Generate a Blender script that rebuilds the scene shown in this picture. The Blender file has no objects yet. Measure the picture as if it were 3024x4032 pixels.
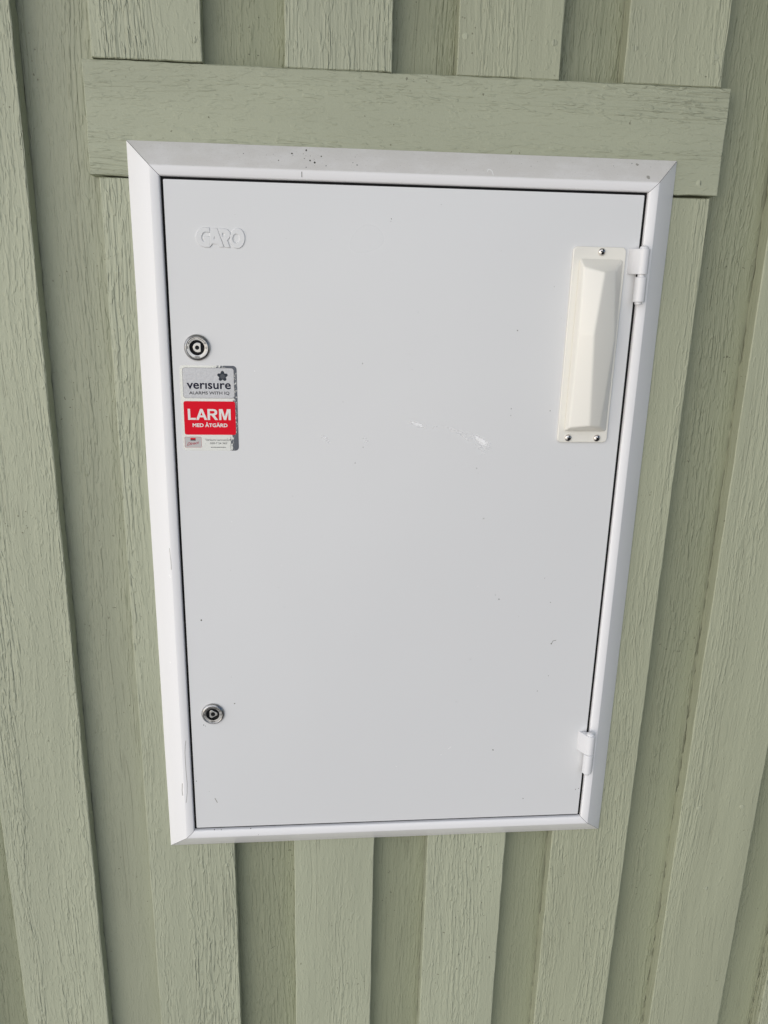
import bpy, bmesh, math, random
from mathutils import Vector, Matrix, noise as mnoise

# ------------------------------------------------------------------ camera, sky, sun, exposure
sc = bpy.context.scene
col = sc.collection
ZC = 1.45                                   # height of the cabinet's centre above the ground

cam_d = bpy.data.cameras.new('camera')
cam = bpy.data.objects.new('camera', cam_d)
col.objects.link(cam)
cam_d.sensor_fit = 'HORIZONTAL'
cam_d.sensor_width = 36.0
cam_d.lens = 36.0 * 3128.08 / 3024.0
cam_d.clip_start = 0.02
cam_d.clip_end = 1000.0
right = Vector((0.9961, -0.0854, 0.0229)).normalized()
fwd = Vector((0.0884, 0.9547, -0.2841)).normalized()
up = right.cross(fwd).normalized()
right = fwd.cross(up).normalized()
M = Matrix((right, up, -fwd)).transposed().to_4x4()
M.translation = Vector((-0.10515, -0.93197, 0.30971 + ZC))
cam.matrix_world = M
sc.camera = cam

SUN_AZ = math.radians(44)                   # towards the left of the wall's outward normal
SUN_EL = math.radians(20)
to_sun = Vector((-math.sin(SUN_AZ) * math.cos(SUN_EL), -math.cos(SUN_AZ) * math.cos(SUN_EL), math.sin(SUN_EL)))
world = bpy.data.worlds.new('World')
sc.world = world
world.use_nodes = True
wn = world.node_tree.nodes
wl = world.node_tree.links
sky = wn.new('ShaderNodeTexSky')
sky.sky_type = 'NISHITA'
sky.sun_disc = False
sky.sun_elevation = SUN_EL
sky.sun_rotation = math.atan2(to_sun.x, to_sun.y)
sky.air_density = 0.6
sky.dust_density = 0.6
sky.ozone_density = 1.8
wl.new(sky.outputs['Color'], wn['Background'].inputs['Color'])
wn['Background'].inputs['Strength'].default_value = 0.07

sun_d = bpy.data.lights.new('sun', 'SUN')
sun_d.energy = 2.3
sun_d.angle = math.radians(128)
sun_d.color = (1.0, 0.99, 0.98)
sun = bpy.data.objects.new('sun', sun_d)
col.objects.link(sun)
sun.rotation_euler = (-to_sun).to_track_quat('-Z', 'Y').to_euler()

sc.view_settings.view_transform = 'Standard'
sc.view_settings.look = 'None'
sc.view_settings.gamma = 1.0
sc.view_settings.exposure = 0.25
sc.render.engine = 'CYCLES'
sc.cycles.max_bounces = 8

rnd = random.Random(11)

# ------------------------------------------------------------------ material helpers
def mat(name, color, rough=0.5, metal=0.0, spec=0.5):
    m = bpy.data.materials.new(name)
    m.use_nodes = True
    b = m.node_tree.nodes['Principled BSDF']
    b.inputs['Base Color'].default_value = (*color, 1)
    b.inputs['Roughness'].default_value = rough
    b.inputs['Metallic'].default_value = metal
    b.inputs['Specular IOR Level'].default_value = spec
    return m

class G:
    """tiny node-graph helper"""
    def __init__(self, m):
        self.t = m.node_tree
        self.b = self.t.nodes['Principled BSDF']
    def n(self, kind, **kw):
        x = self.t.nodes.new(kind)
        for k, v in kw.items():
            setattr(x, k, v)
        return x
    def put(self, sock, v):
        if isinstance(v, bpy.types.NodeSocket):
            self.t.links.new(v, sock)
        else:
            sock.default_value = v
    def math(self, op, a, b=0.0, c=0.0, clamp=False):
        x = self.n('ShaderNodeMath', operation=op, use_clamp=clamp)
        self.put(x.inputs[0], a); self.put(x.inputs[1], b); self.put(x.inputs[2], c)
        return x.outputs[0]
    def vmul(self, v, s):
        x = self.n('ShaderNodeVectorMath', operation='MULTIPLY')
        self.put(x.inputs[0], v); self.put(x.inputs[1], s)
        return x.outputs[0]
    def vadd(self, v, s):
        x = self.n('ShaderNodeVectorMath', operation='ADD')
        self.put(x.inputs[0], v); self.put(x.inputs[1], s)
        return x.outputs[0]
    def noise(self, v, scale, detail=2.0, rough=0.5, dist=0.0):
        x = self.n('ShaderNodeTexNoise')
        self.put(x.inputs['Vector'], v)
        x.inputs['Scale'].default_value = scale
        x.inputs['Detail'].default_value = detail
        x.inputs['Roughness'].default_value = rough
        x.inputs['Distortion'].default_value = dist
        return x.outputs['Fac']
    def step(self, v, lo, hi):
        x = self.n('ShaderNodeMapRange', interpolation_type='SMOOTHSTEP')
        self.put(x.inputs['Value'], v)
        x.inputs['From Min'].default_value = lo
        x.inputs['From Max'].default_value = hi
        return x.outputs['Result']
    def mix(self, f, a, b):
        x = self.n('ShaderNodeMix', data_type='RGBA')
        self.put(x.inputs['Factor'], f)
        for s, v in ((x.inputs[6], a), (x.inputs[7], b)):
            self.put(s, v if isinstance(v, bpy.types.NodeSocket) else (*v, 1))
        return x.outputs[2]
    def bump(self, h, strength=1.0, dist=1.0, normal=None):
        x = self.n('ShaderNodeBump')
        x.inputs['Strength'].default_value = strength
        x.inputs['Distance'].default_value = dist
        self.put(x.inputs['Height'], h)
        if normal is not None:
            self.put(x.inputs['Normal'], normal)
        return x.outputs['Normal']
    def coord(self, seed=True):
        tc = self.n('ShaderNodeTexCoord').outputs['Object']
        if not seed:
            return tc
        r = self.n('ShaderNodeObjectInfo').outputs['Random']
        cx = self.n('ShaderNodeCombineXYZ')
        self.put(cx.inputs[0], self.math('MULTIPLY', r, 31.7))
        self.put(cx.inputs[1], self.math('MULTIPLY', r, 11.3))
        self.put(cx.inputs[2], self.math('MULTIPLY', r, 57.1))
        return self.vadd(tc, cx.outputs[0])

def wood_paint(name, color, axis, rough_lo=0.38, amp=1.0):
    """sage green paint on rough-sawn timber, the saw grain running along an axis"""
    m = mat(name, color, 0.5)
    g = G(m)
    p = g.coord()
    def st(cross, along):                     # stretched coordinates, in cycles per metre
        return g.vmul(p, (along, cross, cross) if axis == 'X' else (cross, cross, along))
    # slow sideways wander of the grain
    wander = g.noise(st(6, 2.2), 1.0, 2.0, 0.5)
    off = g.math('MULTIPLY', g.math('SUBTRACT', wander, 0.5), 0.030)
    cx = g.n('ShaderNodeCombineXYZ')
    g.put(cx.inputs[2 if axis == 'X' else 0], off)
    p = g.vadd(p, cx.outputs[0])
    bands = g.noise(st(22, 0.7), 1.0, 2.0, 0.55)              # rough and smooth strips of the board
    rough_strip = g.step(bands, 0.42, 0.62)
    ridges = g.noise(st(300, 19), 1.0, 1.4, 0.45, 0.3)        # torn fibres under the paint
    ridge_h = g.math('MULTIPLY', g.step(ridges, 0.38, 0.68), g.math('ADD', 0.07, rough_strip))
    flecks = g.noise(st(320, 70), 1.0, 1.3, 0.45, 0.35)
    fleck_h = g.math('MULTIPLY', g.step(flecks, 0.52, 0.68), g.math('ADD', 0.30, g.math('MULTIPLY', rough_strip, 0.7)))
    # broken cracks along the growth rings
    ring = g.noise(st(85, 2.6), 1.0, 2.0, 0.5, 0.2)
    crack = g.math('SUBTRACT', 1.0, g.step(g.math('ABSOLUTE', g.math('SUBTRACT', ring, 0.5)), 0.0, 0.024))
    crack_mask = g.math('MULTIPLY', g.step(g.noise(st(14, 2.2), 1.0, 1.0), 0.52, 0.62), g.step(g.noise(st(40, 16), 1.0, 2.0), 0.40, 0.52))
    crack_h = g.math('MULTIPLY', crack, crack_mask)
    coarse = g.noise(st(60, 7), 1.0, 2.0, 0.5)
    brush = g.noise(st(900, 60), 1.0, 1.0, 0.5)
    iso = g.noise(p, 420.0, 2.0, 0.6)
    dab = g.step(g.noise(st(210, 90), 1.0, 1.0, 0.5), 0.65, 0.72)      # blobs of paint
    # now and then a knot: swirling rings
    vo = g.n('ShaderNodeTexVoronoi')
    g.put(vo.inputs['Vector'], st(7.5, 2.6))
    vo.inputs['Scale'].default_value = 1.0
    kd = vo.outputs['Distance']
    knot = g.math('SUBTRACT', 1.0, g.step(kd, 0.07, 0.17))
    knot_h = g.math('MULTIPLY', knot, g.math('SINE', g.math('MULTIPLY', kd, 150.0)))
    plain = g.math('SUBTRACT', 1.0, g.math('MULTIPLY', knot, 0.7))
    own = g.math('ADD', 0.55, g.math('MULTIPLY', g.n('ShaderNodeObjectInfo').outputs['Random'], 0.75))   # every board is sawn a little differently
    own = g.math('MULTIPLY', own, plain)
    h = g.math('MULTIPLY', ridge_h, 0.00080 * amp)
    h = g.math('ADD', h, g.math('MULTIPLY', fleck_h, 0.00074 * amp))
    h = g.math('MULTIPLY', h, own)
    h = g.math('SUBTRACT', h, g.math('MULTIPLY', crack_h, 0.00035 * amp))
    h = g.math('ADD', h, g.math('MULTIPLY', knot_h, 0.00022))
    h = g.math('ADD', h, g.math('MULTIPLY', coarse, 0.0012))
    h = g.math('ADD', h, g.math('MULTIPLY', brush, 0.00010))
    h = g.math('ADD', h, g.math('MULTIPLY', iso, 0.00024))
    h = g.math('ADD', h, g.math('MULTIPLY', dab, 0.00020))
    g.put(g.b.inputs['Normal'], g.bump(h))
    # paint tone drifts a little, dirt sits in the cracks and in scattered specks
    tone = g.noise(st(9, 1.4), 1.0, 3.0, 0.6)
    c1 = tuple(v * 0.93 for v in color)
    c2 = tuple(v * 1.06 for v in color)
    c = g.mix(g.step(tone, 0.3, 0.7), c1, c2)
    dirt = (color[0] * 0.30, color[1] * 0.27, color[2] * 0.24)
    c = g.mix(g.math('MULTIPLY', crack_h, 0.15), c, dirt)
    spk = g.math('MULTIPLY', g.step(g.noise(p, 230.0, 1.0, 0.5), 0.735, 0.77), g.step(g.noise(p, 9.0, 1.0), 0.50, 0.62))
    c = g.mix(g.math('MULTIPLY', spk, 0.75), c, dirt)
    g.put(g.b.inputs['Base Color'], c)
    g.put(g.b.inputs['Roughness'], g.math('ADD', rough_lo, g.math('MULTIPLY', iso, 0.30)))
    return m

GREEN = (0.402, 0.424, 0.308)
M_wood_v = wood_paint('sage_paint_upright_grain', GREEN, 'Z', 0.38, 1.0)
M_wood_s = wood_paint('sage_paint_smoother_shaded', tuple(v * k for v, k in zip(GREEN, (0.93, 0.925, 0.90))), 'Z', 0.36, 0.75)  # smoother grain; right-hand boards also carry shade in the colour
M_wood_r = wood_paint('sage_paint_recess_shade', tuple(v * k for v, k in zip(GREEN, (0.68, 0.69, 0.64))), 'Z', 0.42, 0.85)  # shade of the set-back boards is put into the colour
M_wood_l = wood_paint('sage_paint_recess_shade_mild', tuple(v * 0.84 for v in GREEN), 'Z', 0.42, 0.95)  # left set-back board: milder shade mixed into its colour
M_wood_h = wood_paint('sage_paint_level_grain', tuple(v * 0.98 for v in GREEN), 'X', 0.40, 0.8)

def enamel(name, color, rough, dust=0.0):
    m = mat(name, color, rough, spec=0.7)
    g = G(m)
    p = g.coord(False)
    peel = g.noise(p, 650.0, 2.0, 0.5)
    wave = g.noise(p, 7.0, 2.0, 0.5)
    h = g.math('ADD', g.math('MULTIPLY', peel, 0.000035), g.math('MULTIPLY', wave, 0.0005))
    g.put(g.b.inputs['Normal'], g.bump(h))
    stain = g.step(g.noise(p, 4.0, 2.0, 0.5), 0.25, 0.80)
    c = g.mix(g.math('MULTIPLY', stain, 0.35), color, tuple(v * 0.955 for v in color))
    if dust:
        d = g.step(g.noise(g.vmul(p, (1, 1, 2.0)), 26.0, 5.0, 0.7), 0.28, 0.62)
        sp = g.n('ShaderNodeSeparateXYZ')
        g.put(sp.inputs[0], p)
        slope = g.step(sp.outputs[2], 0.4140, 0.4172)
        c = g.mix(g.math('MULTIPLY', slope, g.math('ADD', 0.6 * dust, g.math('MULTIPLY', d, 0.4 * dust))), c, (0.50, 0.47, 0.42))
        gr = g.step(g.noise(p, 900.0, 1.0, 0.5), 0.66, 0.72)
        c = g.mix(g.math('MULTIPLY', g.math('MULTIPLY', gr, slope), 0.25), c, (0.3, 0.28, 0.25))
    g.put(g.b.inputs['Base Color'], c)
    g.put(g.b.inputs['Roughness'], g.math('ADD', rough, g.math('MULTIPLY', stain, 0.05 + 0.25 * dust)))
    return m

WHITE = (0.845, 0.84, 0.845)
M_door = enamel('door_enamel', (0.725, 0.73, 0.732), 0.27)
M_frame = enamel('frame_enamel', WHITE, 0.30)
M_frame_top = enamel('frame_enamel_dusty', WHITE, 0.42, 0.45)
M_hinge = enamel('hinge_enamel', (0.74, 0.74, 0.75), 0.34)
M_cover = enamel('cream_plastic', (0.82, 0.80, 0.73), 0.32)
M_inside = mat('cabinet_inside', (0.03, 0.03, 0.03), 0.8)
M_nickel = mat('satin_nickel', (0.44, 0.435, 0.425), 0.27, 1.0)
g = G(M_nickel)
pc = g.coord(False)
g.put(g.b.inputs['Normal'], g.bump(g.noise(pc, 900.0, 2.0, 0.6), 1.0, 0.00012))
g.put(g.b.inputs['Roughness'], g.math('ADD', 0.18, g.math('MULTIPLY', g.noise(pc, 320.0, 2.0), 0.25)))
M_steel = mat('screw_steel', (0.66, 0.63, 0.60), 0.22, 1.0)
M_dark = mat('dark_recess', (0.010, 0.010, 0.011), 0.7, 0.0, 0.15)
M_engr = mat('engraved_dark', (0.09, 0.088, 0.085), 0.6, 0.4, 0.12)
M_ink = mat('navy_ink', (0.012, 0.013, 0.030), 0.45, 0.0, 0.12)
M_star = mat('slate_ink', (0.035, 0.042, 0.055), 0.4, 0.0, 0.12)
M_grey_ink = mat('grey_ink', (0.06, 0.06, 0.07), 0.5, 0.0, 0.12)
M_red = mat('red_print', (0.74, 0.003, 0.020), 0.42, 0.0, 0.12)
M_red_ink = mat('red_ink', (0.42, 0.02, 0.05), 0.5, 0.0, 0.12)
M_print_white = mat('white_print', (0.78, 0.77, 0.74), 0.4)
M_box = mat('pale_box_print', (0.52, 0.51, 0.50), 0.45)
M_chip = mat('paint_chip', (0.10, 0.095, 0.08), 0.7)
M_fly = mat('fly_spot', (0.035, 0.03, 0.025), 0.6)
M_pen = mat('pencil_scratch', (0.36, 0.35, 0.32), 0.6)
M_scuff = mat('white_scuff', (0.93, 0.93, 0.93), 0.6)

M_panel = mat('brushed_silver_print', (0.56, 0.565, 0.58), 0.5, 0.45)
g = G(M_panel)
pc = g.coord(False)
gr = g.noise(pc, 900.0, 3.0, 0.7)
g.put(g.b.inputs['Base Color'], g.mix(gr, (0.42, 0.425, 0.44), (0.66, 0.665, 0.68)))
g.put(g.b.inputs['Normal'], g.bump(g.noise(pc, 260.0, 3.0, 0.6), 1.0, 0.0004))

# crackled foil: dark reflections painted into the colour towards right edge and lower corner
M_foil = mat('foil_painted_reflection', (0.6, 0.61, 0.6), 0.3, 0.4)
g = G(M_foil)
pc = g.coord(False)
sep = g.n('ShaderNodeSeparateXYZ')
g.put(sep.inputs[0], pc)
X, Z = sep.outputs[0], sep.outputs[2]
fl = g.noise(g.vmul(pc, (1, 1, 0.6)), 520.0, 4.0, 0.75, 0.6)
low = g.math('SUBTRACT', 1.0, g.step(Z, -0.036, -0.026))
right_w = g.math('ADD', g.step(X, 0.020, 0.033), g.math('MULTIPLY', g.step(X, -0.010, 0.026), g.step(Z, 0.040, 0.047)))
right_w = g.math('ADD', right_w, g.math('MULTIPLY', g.step(X, 0.008, 0.032), g.math('MULTIPLY', low, 0.6)))
w = g.math('MULTIPLY', right_w, 0.30)
dark_refl = g.step(g.math('ADD', fl, w), 0.66, 0.71)
g.put(g.b.inputs['Base Color'], g.mix(dark_refl, (0.64, 0.655, 0.63), (0.085, 0.095, 0.115)))
g.put(g.b.inputs['Roughness'], g.math('ADD', 0.22, g.math('MULTIPLY', dark_refl, 0.1)))
g.put(g.b.inputs['Normal'], g.bump(fl, 1.0, 0.0002))

# ------------------------------------------------------------------ mesh helpers
def obj(name, mesh, material=None, parent=None):
    if isinstance(mesh, bmesh.types.BMesh):
        me = bpy.data.meshes.new(name)
        mesh.to_mesh(me)
        mesh.free()
        mesh = me
    if material is not None:
        for mm in (material if isinstance(material, (list, tuple)) else [material]):
            mesh.materials.append(mm)
    o = bpy.data.objects.new(name, mesh)
    col.objects.link(o)
    if parent is not None:
        o.parent = parent
    return o

def empty(name, loc, label, cat, group=None):
    o = bpy.data.objects.new(name, None)
    o.empty_display_size = 0.05
    col.objects.link(o)
    o.location = loc
    o['label'] = label
    o['category'] = cat
    if group:
        o['group'] = group
    return o

def smooth(o, ang=35):
    for p in o.data.polygons:
        p.use_smooth = True
    try:
        o.data.set_sharp_from_angle(angle=math.radians(ang))
    except Exception:
        pass
    return o

def bevel(o, w, seg=2, ang=25):
    b = o.modifiers.new('bevel', 'BEVEL')
    b.width = w
    b.segments = seg
    b.limit_method = 'ANGLE'
    b.angle_limit = math.radians(ang)
    return o

def prism(pts, y0, y1, bm=None):
    """outline in x,z (any order) between depths y0 (front) and y1 (back)"""
    bm = bm or bmesh.new()
    n = len(pts)
    a = [bm.verts.new((x, y0, z)) for x, z in pts]
    b = [bm.verts.new((x, y1, z)) for x, z in pts]
    bm.faces.new(a); bm.faces.new(list(reversed(b)))
    for i in range(n):
        bm.faces.new((a[i], b[i], b[(i + 1) % n], a[(i + 1) % n]))
    bmesh.ops.recalc_face_normals(bm, faces=bm.faces)
    return bm

def round_rect(x0, x1, z0, z1, r, seg=5):
    out = []
    for cx, cz, a0 in ((x1 - r, z1 - r, 0), (x0 + r, z1 - r, 90), (x0 + r, z0 + r, 180), (x1 - r, z0 + r, 270)):
        for k in range(seg + 1):
            a = math.radians(a0 + 90 * k / seg)
            out.append((cx + r * math.cos(a), cz + r * math.sin(a)))
    return out

def lathe(profile, seg=40, bm=None, mi=0):
    """profile of (radius, height) turned about the y axis; height points to the viewer (-y)"""
    bm = bm or bmesh.new()
    rings = []
    for r, h in profile:
        if r < 1e-7:
            rings.append([bm.verts.new((0, -h, 0))])
        else:
            rings.append([bm.verts.new((r * math.cos(2 * math.pi * k / seg), -h, r * math.sin(2 * math.pi * k / seg))) for k in range(seg)])
    for A, Bq in zip(rings, rings[1:]):
        for k in range(seg):
            k2 = (k + 1) % seg
            if len(A) == 1 and len(Bq) == 1:
                continue
            if len(A) == 1:
                f = bm.faces.new((A[0], Bq[k], Bq[k2]))
            elif len(Bq) == 1:
                f = bm.faces.new((A[k], A[k2], Bq[0]))
            else:
                f = bm.faces.new((A[k], A[k2], Bq[k2], Bq[k]))
            f.material_index = mi
    bmesh.ops.recalc_face_normals(bm, faces=bm.faces)
    return bm

# ------------------------------------------------------------------ timber wall
WALL = empty('board_wall', (0, 0, ZC), 'sage green painted timber wall of wide upright boards behind the white cabinet', 'wall')

def wander(s, seed, amp):
    return amp * (mnoise.noise(Vector((s * 22.0, seed * 7.3, 1.7))) + 0.55 * mnoise.noise(Vector((s * 95.0, seed * 3.1, 9.2))))

def board(name, outline, yf, yb, material, label=None, amp=0.0006, ch=0.0011, step=0.009, back_amp=0.0):
    """sawn board: outline in x,z counter-clockwise as seen from the front; wandering arrises, eased front edge"""
    seed = rnd.random() * 50
    pts = []
    n = len(outline)
    for i in range(n):
        x0, z0 = outline[i]
        x1, z1 = outline[(i + 1) % n]
        L = math.hypot(x1 - x0, z1 - z0)
        m = max(1, int(L / step))
        nx, nz = (z1 - z0) / L, -(x1 - x0) / L
        for k in range(m):
            t = k / m
            x, z = x0 + (x1 - x0) * t, z0 + (z1 - z0) * t
            if k > 0:
                d = wander(x * 1.3 + z + i * 3.7, seed, amp)
                x += nx * d; z += nz * d
            pts.append((x, z))
    N = len(pts)
    bm = bmesh.new()
    ins = []
    for i in range(N):
        ax, az = pts[i - 1]; bx, bz = pts[(i + 1) % N]
        tx, tz = bx - ax, bz - az
        l = math.hypot(tx, tz) or 1
        x, z = pts[i]
        c = ch * (1.0 + 0.6 * mnoise.noise(Vector((x * 60, z * 60, seed))))
        ins.append((x - tz / l * c, z + tx / l * c))
    V0 = [bm.verts.new((x, yf, z)) for x, z in ins]
    V1 = [bm.verts.new((x, yf + ch * 0.9, z)) for x, z in pts]
    V2 = []
    for x, z in pts:
        j = back_amp * (0.5 + mnoise.noise(Vector((x * 70, z * 85, seed + 4))))
        V2.append(bm.verts.new((x, yb - max(0.0, j), z)))
    bm.faces.new(V0)
    for i in range(N):
        j = (i + 1) % N
        bm.faces.new((V0[i], V1[i], V1[j], V0[j]))
        bm.faces.new((V1[i], V2[i], V2[j], V1[j]))
    bmesh.ops.recalc_face_normals(bm, faces=bm.faces)
    fr = max(bm.faces, key=lambda f: len(f.verts))
    if fr.normal.y > 0:
        bmesh.ops.reverse_faces(bm, faces=bm.faces)
    bmesh.ops.triangulate(bm, faces=[max(bm.faces, key=lambda f: len(f.verts))])
    o = obj(name, bm, material, WALL)
    if label:
        o['label'] = label
    return o

ZB, ZT = -ZC + 0.03, 1.15                   # foot and top of the boarding
HZ0, HZ1 = 0.406, 0.516                     # level board over the cabinet
def rect(x0, x1, z0, z1):
    return [(x0, z0), (x1, z0), (x1, z1), (x0, z1)]

D_REC = 0.0212                              # face of the boards between, behind the cover boards
T_BACK = 0.0428
# cover boards standing clear of the cabinet, full height
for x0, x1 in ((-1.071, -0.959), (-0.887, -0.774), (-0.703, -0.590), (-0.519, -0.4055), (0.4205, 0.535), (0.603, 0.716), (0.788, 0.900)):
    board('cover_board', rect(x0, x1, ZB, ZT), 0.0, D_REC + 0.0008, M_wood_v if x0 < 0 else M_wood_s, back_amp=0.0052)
# above the level board
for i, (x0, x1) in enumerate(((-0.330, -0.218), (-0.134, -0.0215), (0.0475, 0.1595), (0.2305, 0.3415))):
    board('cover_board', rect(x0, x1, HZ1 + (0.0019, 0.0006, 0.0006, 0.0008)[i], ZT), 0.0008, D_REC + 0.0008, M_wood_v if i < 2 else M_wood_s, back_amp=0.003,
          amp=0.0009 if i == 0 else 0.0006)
# beside and below the cabinet: the outer two are notched round its housing
CX, CZ0, CZ1 = 0.282, -0.424, 0.404
board('cover_board', [(-0.331, ZB), (-0.2145, ZB), (-0.2145, CZ0), (-CX, CZ0), (-CX, HZ0 - 0.0022), (-0.331, HZ0 - 0.0022)], 0.0, D_REC + 0.0008, M_wood_v, back_amp=0.003)
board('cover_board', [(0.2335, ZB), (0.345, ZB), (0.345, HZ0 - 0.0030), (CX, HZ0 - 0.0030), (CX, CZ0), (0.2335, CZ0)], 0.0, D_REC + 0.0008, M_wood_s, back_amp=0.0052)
board('cover_board', rect(-0.133, -0.0215, ZB, CZ0), 0.0, D_REC + 0.0008, M_wood_v, back_amp=0.003)
board('cover_board', rect(0.0540, 0.166, ZB, CZ0), 0.0, D_REC + 0.0008, M_wood_v, back_amp=0.0052)
# set-back boards between them
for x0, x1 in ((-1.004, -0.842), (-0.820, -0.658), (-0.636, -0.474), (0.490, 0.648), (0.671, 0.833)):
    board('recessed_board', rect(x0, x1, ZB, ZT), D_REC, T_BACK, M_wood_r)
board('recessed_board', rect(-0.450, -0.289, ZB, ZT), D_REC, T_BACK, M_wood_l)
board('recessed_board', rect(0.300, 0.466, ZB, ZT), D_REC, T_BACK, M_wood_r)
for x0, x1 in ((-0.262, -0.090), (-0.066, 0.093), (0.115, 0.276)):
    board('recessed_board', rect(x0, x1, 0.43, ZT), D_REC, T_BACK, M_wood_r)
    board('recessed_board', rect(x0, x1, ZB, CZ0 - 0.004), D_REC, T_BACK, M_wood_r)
board('level_board', rect(-0.340, 0.3525, HZ0, HZ1), -0.0004, D_REC - 0.0006, M_wood_h, 'level board with sideways grain over the cabinet', amp=0.0007, ch=0.0010)
# sheathing behind the joints
obj('sheathing', prism(rect(-1.071, -0.284, ZB, ZT), T_BACK + 0.001, T_BACK + 0.012), M_inside, WALL)
obj('sheathing', prism(rect(0.284, 0.900, ZB, ZT), T_BACK + 0.001, T_BACK + 0.012), M_inside, WALL)
obj('sheathing', prism(rect(-0.284, 0.284, 0.44, ZT), T_BACK + 0.001, T_BACK + 0.012), M_inside, WALL)
obj('sheathing', prism(rect(-0.284, 0.284, ZB, -0.444), T_BACK + 0.001, T_BACK + 0.012), M_inside, WALL)

# unseen soffit boards, added to shade the wall from the overhead sky
for k in range(5):
    y1_ = -0.004 - k * 0.121
    bm = bmesh.new()
    V = [bm.verts.new(v) for v in ((-1.3, y1_, ZT + .004), (1.3, y1_, ZT + .004), (1.3, y1_ - .118, ZT + .004), (-1.3, y1_ - .118, ZT + .004),
                                   (-1.3, y1_, ZT + .022), (1.3, y1_, ZT + .022), (1.3, y1_ - .118, ZT + .022), (-1.3, y1_ - .118, ZT + .022))]
    for q in ((0, 1, 2, 3), (4, 7, 6, 5), (0, 4, 5, 1), (1, 5, 6, 2), (2, 6, 7, 3), (3, 7, 4, 0)):
        bm.faces.new([V[i] for i in q])
    bmesh.ops.recalc_face_normals(bm, faces=bm.faces)
    obj('added_shade_soffit', bm, M_wood_h, WALL)

# painted-over nail heads
nail_me = None
for x, z in ((-227, 538), (-31, 548), (55, 554), (151, 552), (331, 546), (329, 419), (447, -414), (511, -414), (477, -556),
             (-316, -418), (-226, -479), (-435, -412), (-318, 548), (240, 551)):
    if nail_me is None:
        bm = lathe([(0.0035, 0.0), (0.0033, 0.0004), (0.0026, 0.0006), (0.0, 0.0007)], 14)
        n0 = smooth(obj('nail', bm, M_wood_v, WALL))
        nail_me = n0.data
    else:
        n0 = bpy.data.objects.new('nail', nail_me)
        col.objects.link(n0)
        n0.parent = WALL
    n0.location = (x / 1000 + rnd.uniform(-0.0005, 0.0005), 0.0010 if z > 520 else 0.0, z / 1000)

# ------------------------------------------------------------------ cabinet
CAB = empty('meter_cabinet', (0, 0, ZC), 'white enamelled steel meter cabinet with a closed locked door, set into the green board wall', 'cabinet')
FW, FH = 0.300, 0.4409
# rail section: (distance in from the frame's outer edge, depth)
SEC = [(0.0, -0.0004), (0.0, -0.0016), (0.0006, -0.0024), (0.0240, -0.0199), (0.0250, -0.0206), (0.0260, -0.0208),
       (0.0330, -0.0200), (0.0343, -0.0195), (0.0352, -0.0185), (0.0355, -0.0172), (0.0355, 0.012)]

def rail(side, material, gap):
    bm = bmesh.new()
    rows = []
    NS = 60
    for s, (a, y) in enumerate(SEC):
        if side in 'TB':
            half = FW - a - gap
        else:
            half = FH - a - gap
        row = []
        for k in range(NS + 1):
            t = -half + 2 * half * k / NS
            wob = 0.0
            if s <= 2 and 0 < k < NS:
                wob = 0.0004 * mnoise.noise(Vector((t * 9, s * 0.1, ord(side))))
            aa = a + wob
            if side == 'T':
                v = (t, y, FH - aa)
            elif side == 'B':
                v = (t, y, -FH + aa)
            elif side == 'L':
                v = (-FW + aa, y, t)
            else:
                v = (FW - aa, y, t)
            row.append(bm.verts.new(v))
        rows.append(row)
    for A, Bq in zip(rows, rows[1:]):
        for k in range(NS):
            bm.faces.new((A[k], A[k + 1], Bq[k + 1], Bq[k]))
    bmesh.ops.recalc_face_normals(bm, faces=bm.faces)
    f = max(bm.faces, key=lambda q: q.calc_area())
    if f.normal.y > 0:
        bmesh.ops.reverse_faces(bm, faces=bm.faces)
    o = obj('frame_rail', bm, material, CAB)
    return smooth(o, 22)

for s, mm in (('T', M_frame_top), ('L', M_frame), ('B', M_frame), ('R', M_frame)):
    r_ = rail(s, mm, 0.00030)
    if s == 'T':
        r_['label'] = 'dusty top rail with dark fly spots'

# dark liner under the mitres and the housing behind the door
for sx, sz in ((-1, 1), (1, 1), (1, -1), (-1, -1)):
    bm = bmesh.new()
    t_ = Vector((sx, 0, -sz)).normalized() * 0.0009
    prev = None
    for a, y in SEC[2:-1]:
        c_ = Vector((sx * (FW - a), y + 0.0010, sz * (FH - a)))
        cur = (bm.verts.new(c_ + t_), bm.verts.new(c_ - t_))
        if prev:
            bm.faces.new((prev[0], prev[1], cur[1], cur[0]))
        prev = cur
    obj('mitre_liner', bm, M_inside, CAB)
HXI, HZI = FW - 0.0355 + 0.0004, FH - 0.0355 + 0.0004
bm = bmesh.new()
c0 = [bm.verts.new((x, 0.0115, z)) for x, z in rect(-HXI, HXI, -HZI, HZI)]
c1 = [bm.verts.new((x, 0.090, z)) for x, z in rect(-HXI, HXI, -HZI, HZI)]
bm.faces.new(c1)
for i in range(4):
    bm.faces.new((c0[i], c0[(i + 1) % 4], c1[(i + 1) % 4], c1[i]))
obj('housing', bm, M_inside, CAB)

# black strip deep in the gap round the door, keeping it dark
for x0, x1, z0, z1 in ((-HXI, HXI, HZI - 0.0075, HZI), (-HXI, HXI, -HZI, -HZI + 0.0075), (-HXI, -HXI + 0.0075, -HZI + 0.0076, HZI - 0.0076), (HXI - 0.0075, HXI, -HZI + 0.0076, HZI - 0.0076)):
    obj('black_gap_strip', prism(rect(x0, x1, z0, z1), -0.0146, 0.0100), M_dark, CAB)

# door
DI = 0.0383
DX, DZ = FW - DI, FH - DI
DY = -0.0172
door = obj('door', prism(round_rect(-DX, DX - 0.0008, -DZ + 0.0002, DZ, 0.0012, 3), DY, -0.0147), M_door, CAB)
bevel(door, 0.0011, 3)

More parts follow.
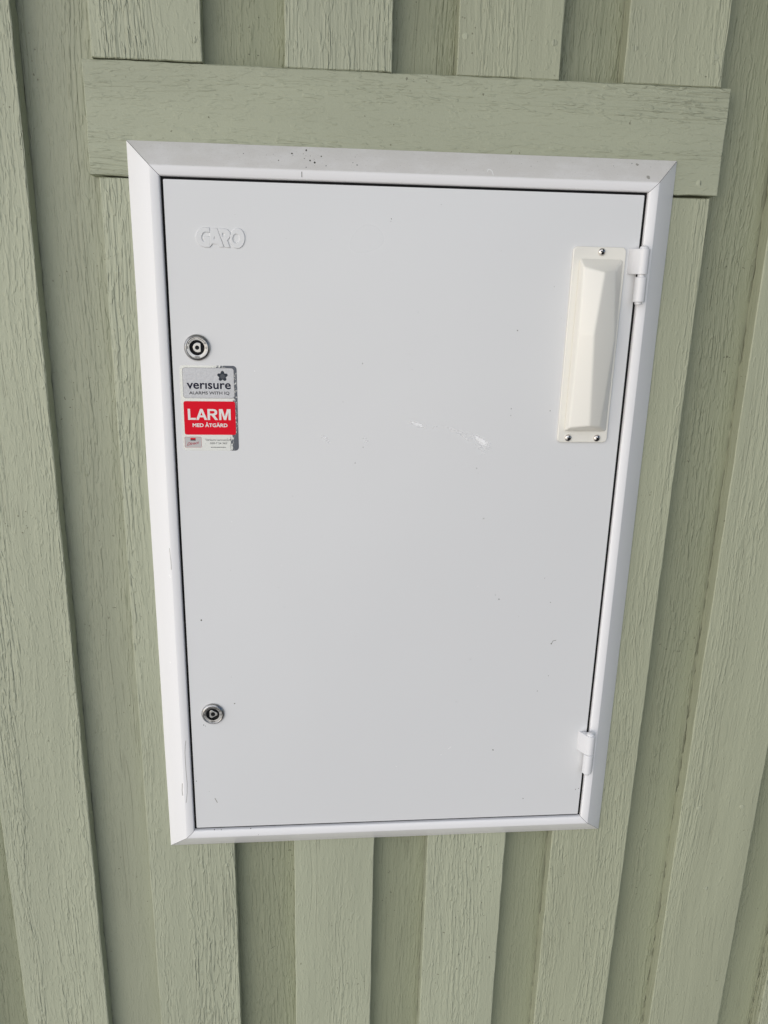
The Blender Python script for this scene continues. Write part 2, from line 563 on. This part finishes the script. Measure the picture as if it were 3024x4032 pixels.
# raised logo lettering (outlines given in a sketch grid, placed on the door)
def logo_pt(px, py):
    return ((-229.8 + (px - 205) * 0.0421 - (py - 440) * 0.0014) / 1000, (355.2 - (py - 240 - (px - 440) * 0.0297) * 0.0407) / 1000)
def ell(cx, cy, rx, ry, n=36):
    return [(cx + rx * math.cos(2 * math.pi * k / n), cy + ry * math.sin(2 * math.pi * k / n)) for k in range(n)]
GARO = [
    [[(525, 245), (440, 240), (360, 252), (290, 285), (235, 345), (208, 420), (207, 490), (228, 570), (275, 630), (340, 680), (420, 712), (545, 712),
      (545, 462), (400, 458), (395, 510), (430, 540), (430, 600), (385, 590), (348, 550), (332, 490), (338, 430), (370, 366), (415, 332), (470, 326), (540, 340)]],
    [[(600, 255), (725, 258), (890, 710), (790, 710), (755, 632), (600, 625), (578, 680), (565, 680), (562, 400), (585, 300)], [(668, 405), (632, 540), (715, 535)]],
    [[(765, 262), (900, 265), (985, 290), (1045, 350), (1060, 410), (1040, 480), (980, 545), (1045, 722), (935, 718)],
     [(850, 355), (910, 360), (935, 400), (930, 450), (900, 470), (855, 465)]],
    [ell(1250, 503, 175, 242), ell(1212, 507, 97, 127)],
]
def curve_mesh(loops, extrude, bev):
    """flat outlines (x,z) with holes -> solid mesh facing -y"""
    cu = bpy.data.curves.new('outline', 'CURVE')
    cu.dimensions = '2D'
    cu.fill_mode = 'BOTH'
    cu.extrude = extrude
    cu.bevel_depth = bev
    cu.bevel_resolution = 2
    for lp in loops:
        sp = cu.splines.new('POLY')
        sp.points.add(len(lp) - 1)
        for q, (x, z) in zip(sp.points, lp):
            q.co = (x, z, 0, 1)
        sp.use_cyclic_u = True
    return curve_to_mesh(cu)
def curve_to_mesh(cu):
    t = bpy.data.objects.new('tmp', cu)
    col.objects.link(t)
    dg = bpy.context.evaluated_depsgraph_get()
    dg.update()
    me = bpy.data.meshes.new_from_object(t.evaluated_get(dg))
    bpy.data.objects.remove(t)
    bpy.data.curves.remove(cu)
    for v in me.vertices:
        x, y, z = v.co
        v.co = (x, -z, y)
    return me
for loops in GARO:
    me = curve_mesh([[logo_pt(*q) for q in lp] for lp in loops], 0.0003, 0.0007)
    o = smooth(obj('logo_letter', me, M_door, door), 50)
    o.location.y = DY - 0.0001

# small marks worn into the paint
def blob(bm, x, z, r, y, mi=0, squash=1.0, ang=0.0, n=9):
    vs = []
    for k in range(n):
        a = 2 * math.pi * k / n
        q = r * rnd.uniform(0.6, 1.25)
        u, v = q * math.cos(a), q * squash * math.sin(a)
        vs.append(bm.verts.new((x + u * math.cos(ang) - v * math.sin(ang), y, z + u * math.sin(ang) + v * math.cos(ang))))
    f = bm.faces.new(list(reversed(vs)))
    f.material_index = mi
def stroke(bm, pts, w, y, mi=0, ys=None):
    for i, ((x0, z0), (x1, z1)) in enumerate(zip(pts, pts[1:])):
        L = math.hypot(x1 - x0, z1 - z0) or 1e-9
        nx, nz = -(z1 - z0) / L * w / 2, (x1 - x0) / L * w / 2
        ya, yb_ = (y, y) if ys is None else (ys[i], ys[i + 1])
        vs = [bm.verts.new((x0 + nx, ya, z0 + nz)), bm.verts.new((x1 + nx, yb_, z1 + nz)), bm.verts.new((x1 - nx, yb_, z1 - nz)), bm.verts.new((x0 - nx, ya, z0 - nz))]
        f = bm.faces.new(vs)
        f.material_index = mi

bm = bmesh.new()
YM = DY - 0.00006
for x, z, r in ((-20, 370, 1.0), (128, 254, 1.0), (13, 272, .6), (127, 164, 1.0), (127, 156, .7), (174, 162, 1.0), (90, 92, .8), (8, 208, .6), (-49, 214, 1.1),
                (-56, 98, 1.0), (-47, 117, .9), (-71, 170, .5), (-243, -101, 1.4), (-206, -217, 1.2), (-246, -247, 1.1), (-141, -85, .6), (128, -78, 1.1),
                (195, -83, .9), (185, -50, .8), (96, -161, .8), (201, -187, .8), (188, -209, .8), (81, -222, .7), (134, -296, 1.3), (123, -72, .7), (102, 29, .9),
                (258, -361, 1.0), (254, -362.5, 1.1), (181, -374, 1.2), (-259, -330, .9), (-243, -346, .6), (-20.5, 367.5, .6), (92, 86, .4), (-244, -248.5, .7)):
    blob(bm, x / 1000, z / 1000, r * 0.00078, YM, 0, rnd.uniform(0.45, 0.9), rnd.uniform(0, 3))
stroke(bm, [(.201, -.141), (.203, -.137), (.207, -.136)], 0.0006, YM, 0)
blob(bm, .201, -.141, .0009, YM - .00002, 0)
stroke(bm, [(-.236, -.357), (-.2345, -.3605), (-.233, -.364)], 0.0011, YM, 2)
for x, z in ((-171, 204), (-202, 26), (-144, -30), (100, -60), (64, -301), (4, -317)):
    blob(bm, x / 1000, z / 1000, 0.0008, YM, 1, 0.6, rnd.uniform(0, 3))
stroke(bm, [(.073, -.293), (.077, -.289)], 0.0006, YM, 1)
for k in range(38):                                   # faint random specks
    blob(bm, rnd.uniform(-.25, .25), rnd.uniform(-.39, .39), rnd.uniform(.00018, .00042), YM, rnd.choice((0, 2, 2, 1)), 0.7, rnd.uniform(0, 3))
def S(*p):
    return [(x / 1000, z / 1000) for x, z in p]
obj('wear_marks', bm, [M_chip, M_scuff, M_pen], door)['kind'] = 'stuff'

# white rub marks: soft-edged smears whose cover breaks up along the direction of the rub
M_rub = mat('rubbed_white', (0.95, 0.95, 0.95), 0.6)
g = G(M_rub)
pc = g.coord(False)
rot_ = g.n('ShaderNodeMapping')
g.put(rot_.inputs['Vector'], pc)
rot_.inputs['Rotation'].default_value = (0, math.radians(-14), 0)
fib = g.noise(g.vmul(rot_.outputs[0], (190, 1, 1500)), 1.0, 3.0, 0.65)
clot = g.noise(pc, 260.0, 3.0, 0.6)
at = g.n('ShaderNodeAttribute', attribute_name='wear')
fac = g.math('ADD', at.outputs['Fac'], g.math('ADD', g.math('MULTIPLY', g.math('SUBTRACT', fib, 0.5), 1.8), g.math('MULTIPLY', g.math('SUBTRACT', clot, 0.5), 1.3)))
fac = g.math('MULTIPLY', g.step(fac, 0.25, 1.05), g.step(at.outputs['Fac'], 0.0, 0.25))
tr = g.n('ShaderNodeBsdfTransparent')
mx = g.n('ShaderNodeMixShader')
g.put(mx.inputs[0], fac)
g.t.links.new(tr.outputs[0], mx.inputs[1])
g.t.links.new(g.b.outputs[0], mx.inputs[2])
g.t.links.new(mx.outputs[0], g.t.nodes['Material Output'].inputs['Surface'])
def rub(path, w0, w1, s0, s1, lift):
    V, F_, A = [], [], []
    n = 24
    def at_(t):
        s = t * (len(path) - 1)
        i = min(int(s), len(path) - 2)
        u = s - i
        return Vector((path[i][0] + (path[i + 1][0] - path[i][0]) * u, path[i][1] + (path[i + 1][1] - path[i][1]) * u))
    for k in range(n + 1):
        t = k / n
        c_ = at_(t)
        d_ = (at_(min(1, t + .03)) - at_(max(0, t - .03))).normalized()
        wd = w0 + (w1 - w0) * t
        end = min(1.0, t * 4, (1 - t) * 3)
        for q in range(-3, 4):
            o_ = q / 3
            V.append((c_.x - d_.y * wd * o_ / 2, YM - lift, c_.y + d_.x * wd * o_ / 2))
            A.append((1 - o_ * o_) * end * 0.74 * (s0 + (s1 - s0) * t))
    for k in range(n):
        for q in range(6):
            i = k * 7 + q
            F_.append((i, i + 1, i + 8, i + 7))
    me = bpy.data.meshes.new('rub_mark')
    me.from_pydata(V, [], F_)
    me.attributes.new('wear', 'FLOAT', 'POINT').data.foreach_set('value', A)
    return obj('rub_mark', me, M_rub, door)
rub(S((2, 149), (13, 145.5), (20, 143), (30, 141)), 0.004, 0.0075, 0.9, 1.5, 0.00001)
rub(S((34, 139.5), (37, 141.5), (42, 143)), 0.003, 0.003, 0.8, 0.8, 0.00001)
rub(S((44, 142), (60, 138), (69, 134.5), (80, 131.5)), 0.005, 0.0065, 0.7, 1.2, 0.00002)
rub(S((64, 136), (71, 131), (76, 127), (81, 123)), 0.003, 0.004, 0.9, 1.0, 0.00003)
rub(S((76, 133), (86, 130), (93, 125.5), (100, 120.5), (108, 115)), 0.006, 0.013, 1.1, 1.7, 0.00004)
rub(S((86, 123), (94, 115), (101, 107)), 0.008, 0.011, 0.7, 0.85, 0.00005)
rub(S((-97, 132), (-91, 127), (-85, 122)), 0.006, 0.006, 0.9, 0.9, 0.00001)
rub(S((-48, 131), (-44, 126), (-41, 120)), 0.007, 0.006, 0.8, 0.8, 0.00001)

# spots and scratches on the frame
def rail_y(a):
    for (a0, y0), (a1, y1) in zip(SEC[2:], SEC[3:]):
        if a0 <= a <= a1:
            return y0 + (y1 - y0) * (a - a0) / max(1e-9, a1 - a0)
    return -0.0202
bm = bmesh.new()
def spot(x, z, r, mi):
    n = 8
    vs = []
    for k in range(n):
        a = 2 * math.pi * k / n
        q = r * rnd.uniform(0.7, 1.2)
        X_, Z_ = x + q * math.cos(a), z + q * math.sin(a)
        ins = min(FW - abs(X_), FH - abs(Z_))
        vs.append(bm.verts.new((X_, rail_y(ins) - 0.0001, Z_)))
    f = bm.faces.new(list(reversed(vs)))
    f.material_index = mi
for x, z, r in ((-127, 433, 1.0), (-112, 437, 1.1), (-114, 428, .5), (-108, 426, 1.1), (-96, 431, .9), (-103, 424, 1.4), (-112, 418.5, .6), (-141, 425, .7),
                (-91, 421, .6), (-58, 423, .7), (-178, 431, .6), (-126, 431, .4), (-107.5, 431, .4), (-115, 433, .4), (247, 436, .6)):
    spot(x / 1000, z / 1000, r * .00088, 0)
for x, z, r in ((253, 435, 1.7), (263, 421, 2.0)):
    spot(x / 1000, z / 1000, r * .001, 1)
for x, z, r in ((-238, -404.0, 1.0), (-229, -404.5, .9), (-190, -404, .9), (-180, -414, .6)):
    spot(x / 1000, z / 1000, r * .00075, 0)
def rail_line(pts, w, mi):
    P = [(x / 1000, z / 1000) for x, z in pts]
    stroke(bm, P, w, 0, mi, [rail_y(min(FW - abs(x), FH - abs(z))) - 0.00012 for x, z in P])
rail_line([(-276, -6), (-275, -20), (-275, -33)], .0006, 1)
rail_line([(-269, -267), (-270.3, -276), (-271, -285), (-271, -309), (-270.4, -330), (-271, -345), (-273, -360)], .0006, 1)
rail_line([(-276.5, -331), (-277.4, -342), (-277, -350)], .0012, 1)
rail_line([(83, 421), (84, 423.4), (86.5, 423.2), (88.5, 421), (89, 417)], .0006, 2)
rail_line([(-116.6, 414), (-116.6, 408.5)], .0006, 0)
for x, z in ((-278, -41), (-276.8, -43), (-284, -159)):
    spot(x / 1000, z / 1000, .0011, 2)
for k in range(30):
    spot(rnd.uniform(-.27, .27), rnd.uniform(.4195, .437), rnd.uniform(.00018, .0004), rnd.choice((0, 1, 1)))
obj('frame_marks', bm, [M_fly, M_pen, M_scuff], CAB)['kind'] = 'stuff'

# ------------------------------------------------------------------ text helper
def text_mesh(s, x0, x1, z0, z1, bold=0.0, shear=0.0, skew=0.0):
    cu = bpy.data.curves.new('text', 'FONT')
    cu.body = s
    cu.offset = bold
    cu.shear = shear
    cu.extrude = 0.0
    cu.resolution_u = 4
    me = curve_to_mesh(cu)
    xs = [v.co.x for v in me.vertices]; zs = [v.co.z for v in me.vertices]
    ax, bx, az, bz = min(xs), max(xs), min(zs), max(zs)
    for v in me.vertices:
        u = (v.co.x - ax) / (bx - ax)
        w_ = (v.co.z - az) / (bz - az)
        x = x0 + u * (x1 - x0)
        v.co = (x, 0, z0 + w_ * (z1 - z0) + (x - x0) * skew)
    return me

# ------------------------------------------------------------------ locks
def lock(z, kind, rot):
    L = empty('lock', (-0.2336, DY, z), '', '')
    del L['label']; del L['category']
    L.parent = CAB
    ring = lathe([(0.0144, 0.0), (0.0145, 0.0012), (0.0142, 0.0020), (0.0125, 0.0034), (0.0121, 0.0036), (0.0117, 0.0034), (0.0114, 0.0031),
                  (0.0088, 0.0030), (0.0084, 0.0029), (0.0081, 0.0024), (0.0079, 0.0001)], 56)
    smooth(obj('lock_ring', ring, M_nickel, L), 40)
    bm = lathe([(0.0081, 0.0002), (0.0, 0.0002)], 32)
    obj('lock_well', bm, M_dark, L)
    core = bmesh.new()
    if kind == 'tri':
        out = []
        for k in range(3):
            a = math.radians(90 + 120 * k) + rot
            for d in (-0.30, 0.0, 0.30):
                rr = 0.0062 if d == 0 else 0.0058
                out.append((rr * math.cos(a + d), rr * math.sin(a + d)))
    else:
        out = [(0.0056 * math.cos(a) + 0.0008, 0.0056 * math.sin(a)) for a in [math.radians(52 + 256 * k / 16) + rot for k in range(17)]]
    prism(out, -0.0019, -0.00015, core)
    o = obj('lock_core', core, M_nickel, L)
    bevel(o, 0.0006, 2)
    hole = bmesh.new()
    hr = 0.0024 if kind == 'dee' else 0.0029
    prism([(hr * math.cos(2 * math.pi * k / 18), hr * math.sin(2 * math.pi * k / 18)) for k in range(18)], -0.00200, -0.0018, hole)
    obj('key_hole', hole, M_dark, L)
    # stamped letters and arrow arcs on the ring
    for s, x0, x1, z0, z1 in (('S', -0.0112, -0.0094, -0.0012, 0.0012), ('O', 0.0093, 0.0113, -0.0012, 0.0012), ('GEA', -0.0029, 0.0029, -0.0112, -0.0090)):
        o = obj('stamped_lettering', text_mesh(s, x0, x1, z0, z1, 0.03), M_engr, L)
        o.location.y = -0.00322
    bm = bmesh.new()
    for a0, a1 in ((100, 150), (80, 30)):
        pts = [(0.0102 * math.cos(math.radians(a0 + (a1 - a0) * k / 10)), 0.0102 * math.sin(math.radians(a0 + (a1 - a0) * k / 10))) for k in range(11)]
        stroke(bm, pts, 0.0005, -0.00322)
        sgn = 1 if a1 > a0 else -1
        ae = math.radians(a1)
        tip = (0.0102 * math.cos(ae + sgn * 0.12), 0.0102 * math.sin(ae + sgn * 0.12))
        for rr in (0.0092, 0.0112):
            stroke(bm, [tip, (rr * math.cos(ae - sgn * 0.04), rr * math.sin(ae - sgn * 0.04))], 0.0005, -0.00324)
    obj('stamped_arrow', bm, M_engr, L)
    return L
l1 = lock(0.2292, 'dee', math.radians(0))
l2 = lock(-0.2306, 'tri', math.radians(28))
l1['label'] = 'upper lock with a rounded core'
l2['label'] = 'lower lock with a three-cornered core'

# ------------------------------------------------------------------ hinges
def hinge(zt, zm0, zm1, zb, dome):
    Hh = empty('hinge', (0.2632, -0.0268, ZC * 0), '', '')
    del Hh['label']; del Hh['category']
    Hh.parent = CAB
    r = 0.0066
    def zcyl(rad, z0, z1, name, m, eased=0.0006, seg=28, tail=None):
        bm = bmesh.new()
        pts = []
        if tail:
            # teardrop: barrel drawn out to a leaf lying on the door
            tx, ty = tail
            dd = math.hypot(tx, ty)
            base = math.atan2(ty, tx)
            al = math.acos(rad / dd)
            a0 = base + al; a1 = base - al + 2 * math.pi
            for k in range(seg + 1):
                a = a0 + (a1 - a0) * k / seg
                pts.append((rad * math.cos(a), rad * math.sin(a)))
            pts.append((tx, ty + 0.0010)); pts.append((tx, ty))
            pts = pts[:-2] + [(tx, ty + 0.0008), (tx, ty - 0.0008)] if False else pts
        else:
            pts = [(rad * math.cos(2 * math.pi * k / seg), rad * math.sin(2 * math.pi * k / seg)) for k in range(seg)]
        A = [bm.verts.new((x, y, z0)) for x, y in pts]
        Bq = [bm.verts.new((x, y, z1)) for x, y in pts]
        bm.faces.new(list(reversed(A))); bm.faces.new(Bq)
        for i in range(len(pts)):
            j = (i + 1) % len(pts)
            bm.faces.new((A[i], A[j], Bq[j], Bq[i]))
        bmesh.ops.recalc_face_normals(bm, faces=bm.faces)
        o = obj(name, bm, m, Hh)
        smooth(o, 40)
        if eased:
            bevel(o, eased, 2, 50)
        return o
    zcyl(r, zm1, zt, 'door_knuckle', M_hinge, tail=(-0.0133, 0.0092))
    zcyl(r, zb, zm0, 'frame_knuckle', M_hinge, 0.0009)
    zcyl(0.0042, zb - 0.0028, zt + 0.0004, 'pin', M_hinge, 0.0009)
    # domed pin head
    bm = lathe([(0.0050, 0.0), (0.0050, 0.0008), (0.0043, 0.0022), (0.0027, 0.0031), (0.0, 0.0035)], 24)
    bmesh.ops.rotate(bm, verts=bm.verts, cent=(0, 0, 0), matrix=Matrix.Rotation(math.radians(-90), 3, 'X'))
    o = smooth(obj('pin_head', bm, M_hinge, Hh), 50)
    o.location.z = zt
    return Hh
h1 = hinge(0.3460, 0.3158, 0.3186, 0.2884, True)
h2 = hinge(-0.2712, -0.3002, -0.2994, -0.3288, True)

# ------------------------------------------------------------------ cream plastic cover screwed to the door
COV = empty('plastic_cover', (0.215, DY, 0.2358), '', '')
del COV['label']; del COV['category']
COV.parent = CAB
COV['label'] = 'long cream moulded cover held by three screws'
PX0, PX1, PZ0, PZ1 = 0.1848 - .215, 0.2455 - .215, 0.1248 - .2358, 0.3471 - .2358
plate = obj('backplate', prism(round_rect(PX0, PX1, PZ0, PZ1, 0.0050, 5), -0.0032, -0.0001), M_cover, COV)
bevel(plate, 0.0009, 3)
smooth(plate, 40)
bm = bmesh.new()
def P3(x, z, d):
    return bm.verts.new((x / 1000 - .215, -d / 1000, z / 1000 - .2358))
b_ = [P3(192.0, 335.0, 3.0), P3(243.2, 335.0, 3.0), P3(243.6, 245.0, 3.0), P3(243.6, 137.6, 3.0), P3(191.6, 137.6, 3.0), P3(191.8, 252.0, 3.0)]
fl_ = [P3(194.6, 325.5, 14.0), P3(194.4, 252.0, 16.0), P3(194.2, 143.6, 13.0)]
md_ = [P3(216.8, 320.2, 21.5), P3(210.2, 253.0, 24.0), P3(217.0, 147.2, 20.0)]
rt_ = [P3(231.0, 321.0, 15.0), P3(238.4, 247.6, 14.0), P3(231.4, 145.6, 14.5)]
F = bm.faces.new
F((fl_[0], fl_[1], md_[1], md_[0])); F((fl_[1], fl_[2], md_[2], md_[1]))
F((md_[0], md_[1], rt_[1], rt_[0])); F((md_[1], md_[2], rt_[2], rt_[1]))
F((b_[0], fl_[0], md_[0], rt_[0], b_[1])); F((b_[4], b_[3], rt_[2], md_[2], fl_[2]))
F((b_[0], b_[5], fl_[1], fl_[0])); F((b_[5], b_[4], fl_[2], fl_[1]))
F((b_[1], rt_[0], rt_[1], b_[2])); F((b_[2], rt_[1], rt_[2], b_[3]))
F((b_[0], b_[1], b_[2], b_[3], b_[4], b_[5]))
bmesh.ops.recalc_face_normals(bm, faces=bm.faces)
dome = obj('moulded_dome', bm, M_cover, COV)
bevel(dome, 0.0022, 4, 4)
smooth(dome, 60)
for i, (x, z) in enumerate(((217.2, 341.6), (197.5, 130.3), (232.7, 130.1))):
    if i == 0:
        bm = lathe([(0.0041, 0.0), (0.0042, 0.0006), (0.0036, 0.0017), (0.0022, 0.0024), (0.0, 0.0026)], 28)
        for f in bm.faces:
            f.material_index = 0
        a = 0.00052; L_ = 0.0023
        cross = [(-a, -a), (-a, -L_), (a, -L_), (a, -a), (L_, -a), (L_, a), (a, a), (a, L_), (-a, L_), (-a, a), (-L_, a), (-L_, -a)]
        n0 = len(bm.faces)
        prism(cross, -0.00275, -0.0012, bm)
        bm.faces.ensure_lookup_table()
        for f in bm.faces[n0:]:
            f.material_index = 1
        scr = smooth(obj('screw', bm, [M_steel, M_dark], COV), 45)
        sm = scr.data
    else:
        scr = bpy.data.objects.new('screw', sm)
        col.objects.link(scr)
        scr.parent = COV
    scr.location = (x / 1000 - .215, -0.0032, z / 1000 - .2358)
    scr.rotation_euler = (0, math.radians((20, 12, 33)[i]), 0)

# ------------------------------------------------------------------ alarm sticker
SX, SZ = -0.2226, 0.1610
STK = empty('alarm_sticker', (SX, DY, SZ + ZC), 'silver and red alarm company sticker on the white door below the upper lock', 'sticker')
def flat(name, outline, y0, y1, m):
    return obj(name, prism(outline, y0, y1), m, STK)
flat('foil_base', round_rect(-0.0318, 0.0315, -0.0488, 0.0485, 0.0042, 6), -0.00022, -0.00002, M_foil)
flat('emblem_outline', round_rect(-0.0288, 0.0284, 0.0117, 0.0460, 0.0030, 5), -0.00026, -0.00021, M_grey_ink)
flat('emblem_panel', round_rect(-0.0285, 0.0281, 0.0120, 0.0457, 0.0028, 5), -0.00030, -0.00025, M_panel)
flat('red_panel', round_rect(-0.0292, 0.0287, -0.0303, 0.0083, 0.0024, 5), -0.00030, -0.00021, M_red)
flat('small_box_outline', round_rect(-0.0296, -0.0108, -0.0452, -0.0328, 0.0012, 4), -0.00026, -0.00021, M_red_ink)
flat('small_box', round_rect(-0.0293, -0.0111, -0.0449, -0.0331, 0.0010, 4), -0.00030, -0.00025, M_box)
def print_text(name, s, x0, x1, z0, z1, m, bold=0.0, shear=0.0, skew=0.0, y=-0.00036, spread=0.0):
    o = obj(name, text_mesh(s, x0, x1, z0, z1, bold, shear, skew), m, STK)
    o.location.y = y
    if spread:
        base = o.data
        n = len(base.vertices)
        vs = [v.co.copy() for v in base.vertices]
        fs = [tuple(p.vertices) for p in base.polygons]
        V, F_ = [], []
        for k, (dx, dz) in enumerate(((0, 0), (1, 0), (-1, 0), (0, 1), (0, -1), (.7, .7), (-.7, .7), (.7, -.7), (-.7, -.7))):
            V += [(v.x + dx * spread, v.y - k * 0.000004, v.z + dz * spread) for v in vs]
            F_ += [tuple(i + k * n for i in f) for f in fs]
        me = bpy.data.meshes.new('lettering')
        me.from_pydata(V, [], F_)
        me.materials.append(m)
        o.data = me
    return o
print_text('lettering', 'ver\u0131sure', -0.0242, 0.0242, 0.0224, 0.0288, M_ink, spread=0.00028)
print_text('lettering', 'ALARMS WITH IQ', -0.0222, 0.0226, 0.0154, 0.0194, M_grey_ink, spread=0.00010)
BOLD = {   # heavy block capitals on a 100-high grid
    'L': (70, [[(0, 0), (70, 0), (70, 18), (22, 18), (22, 100), (0, 100)]]),
    'A': (100, [[(0, 0), (24, 0), (33, 24), (67, 24), (76, 0), (100, 0), (61, 100), (39, 100)], [(40, 41), (60, 41), (50, 72)]]),
    'R': (94, [[(0, 0), (22, 0), (22, 42), (36, 42), (68, 0), (94, 0), (68, 36), (66, 43), (80, 50), (87, 62), (87, 76), (81, 89), (70, 97), (54, 100), (0, 100)],
               [(22, 58), (50, 58), (62, 63), (65, 72), (61, 80), (50, 83), (22, 83)]]),
    'M': (104, [[(0, 0), (20, 0), (20, 72), (42, 0), (62, 0), (84, 72), (84, 0), (104, 0), (104, 100), (72, 100), (52, 32), (32, 100), (0, 100)]]),
}
pen = 0.0
tot = sum(BOLD[c][0] for c in 'LARM') + 3 * 8
for c_ in 'LARM':
    wd_, lps = BOLD[c_]
    k_ = (0.0243 + 0.0248) / tot
    lo = [[(-0.0248 + (pen + x) * k_, -0.0131 + z * 0.000126) for x, z in lp] for lp in lps]
    o = obj('letter', curve_mesh(lo, 0.00001, 0.0), M_print_white, STK)
    o.location.y = -0.00034
    pen += wd_ + (2 if c_ == 'L' else 4 if c_ == 'A' else 10)
print_text('lettering', 'MED \u00c5TG\u00c4RD', -0.0198, 0.0192, -0.0212, -0.0160, M_print_white, spread=0.00020)
print_text('lettering', 'Verisure Larmcentral', -0.0064, 0.0230, -0.0373, -0.0350, M_grey_ink, 0.004)
print_text('lettering', '020-7 24 365', -0.0010, 0.0178, -0.0412, -0.0390, M_grey_ink, 0.004)
print_text('lettering', 'Direct', -0.0273, -0.0136, -0.0432, -0.0398, M_red_ink, 0.014, 0.35, 0.17)
flat('small_red_flag', rect(-0.0232, -0.0173, -0.0357, -0.0340), -0.00036, -0.00029, M_red)
flat('small_dark_flag', rect(-0.0232, -0.0173, -0.0371, -0.0358), -0.00036, -0.00029, M_ink)
# five-lobed star emblem
star = []
for k in range(80):
    a = 2 * math.pi * k / 80
    r_ = 0.0051 + 0.00105 * math.cos(5 * a) - 0.00018 * math.cos(10 * a)
    star.append((0.0156 + r_ * math.sin(a), 0.0368 + r_ * math.cos(a)))
flat('star_emblem', star, -0.00037, -0.00029, M_star)
ring_s = [(0.0156 + 0.0026 * math.sin(2 * math.pi * k / 30), 0.0366 + 0.0026 * math.cos(2 * math.pi * k / 30)) for k in range(30)]
flat('star_centre', ring_s, -0.00041, -0.00036, mat('slate_ink_light', (0.055, 0.064, 0.080), 0.4))
# the illegible fine print as small ticks
bm = bmesh.new()
x = -0.0004
while x < 0.0166:
    wd = rnd.uniform(0.0005, 0.0012)
    stroke(bm, [(x, -0.0449), (x + wd, -0.0449)], 0.0008, -0.00034)
    x += wd + rnd.uniform(0.0002, 0.0005)
obj('fine_print', bm, M_grey_ink, STK)
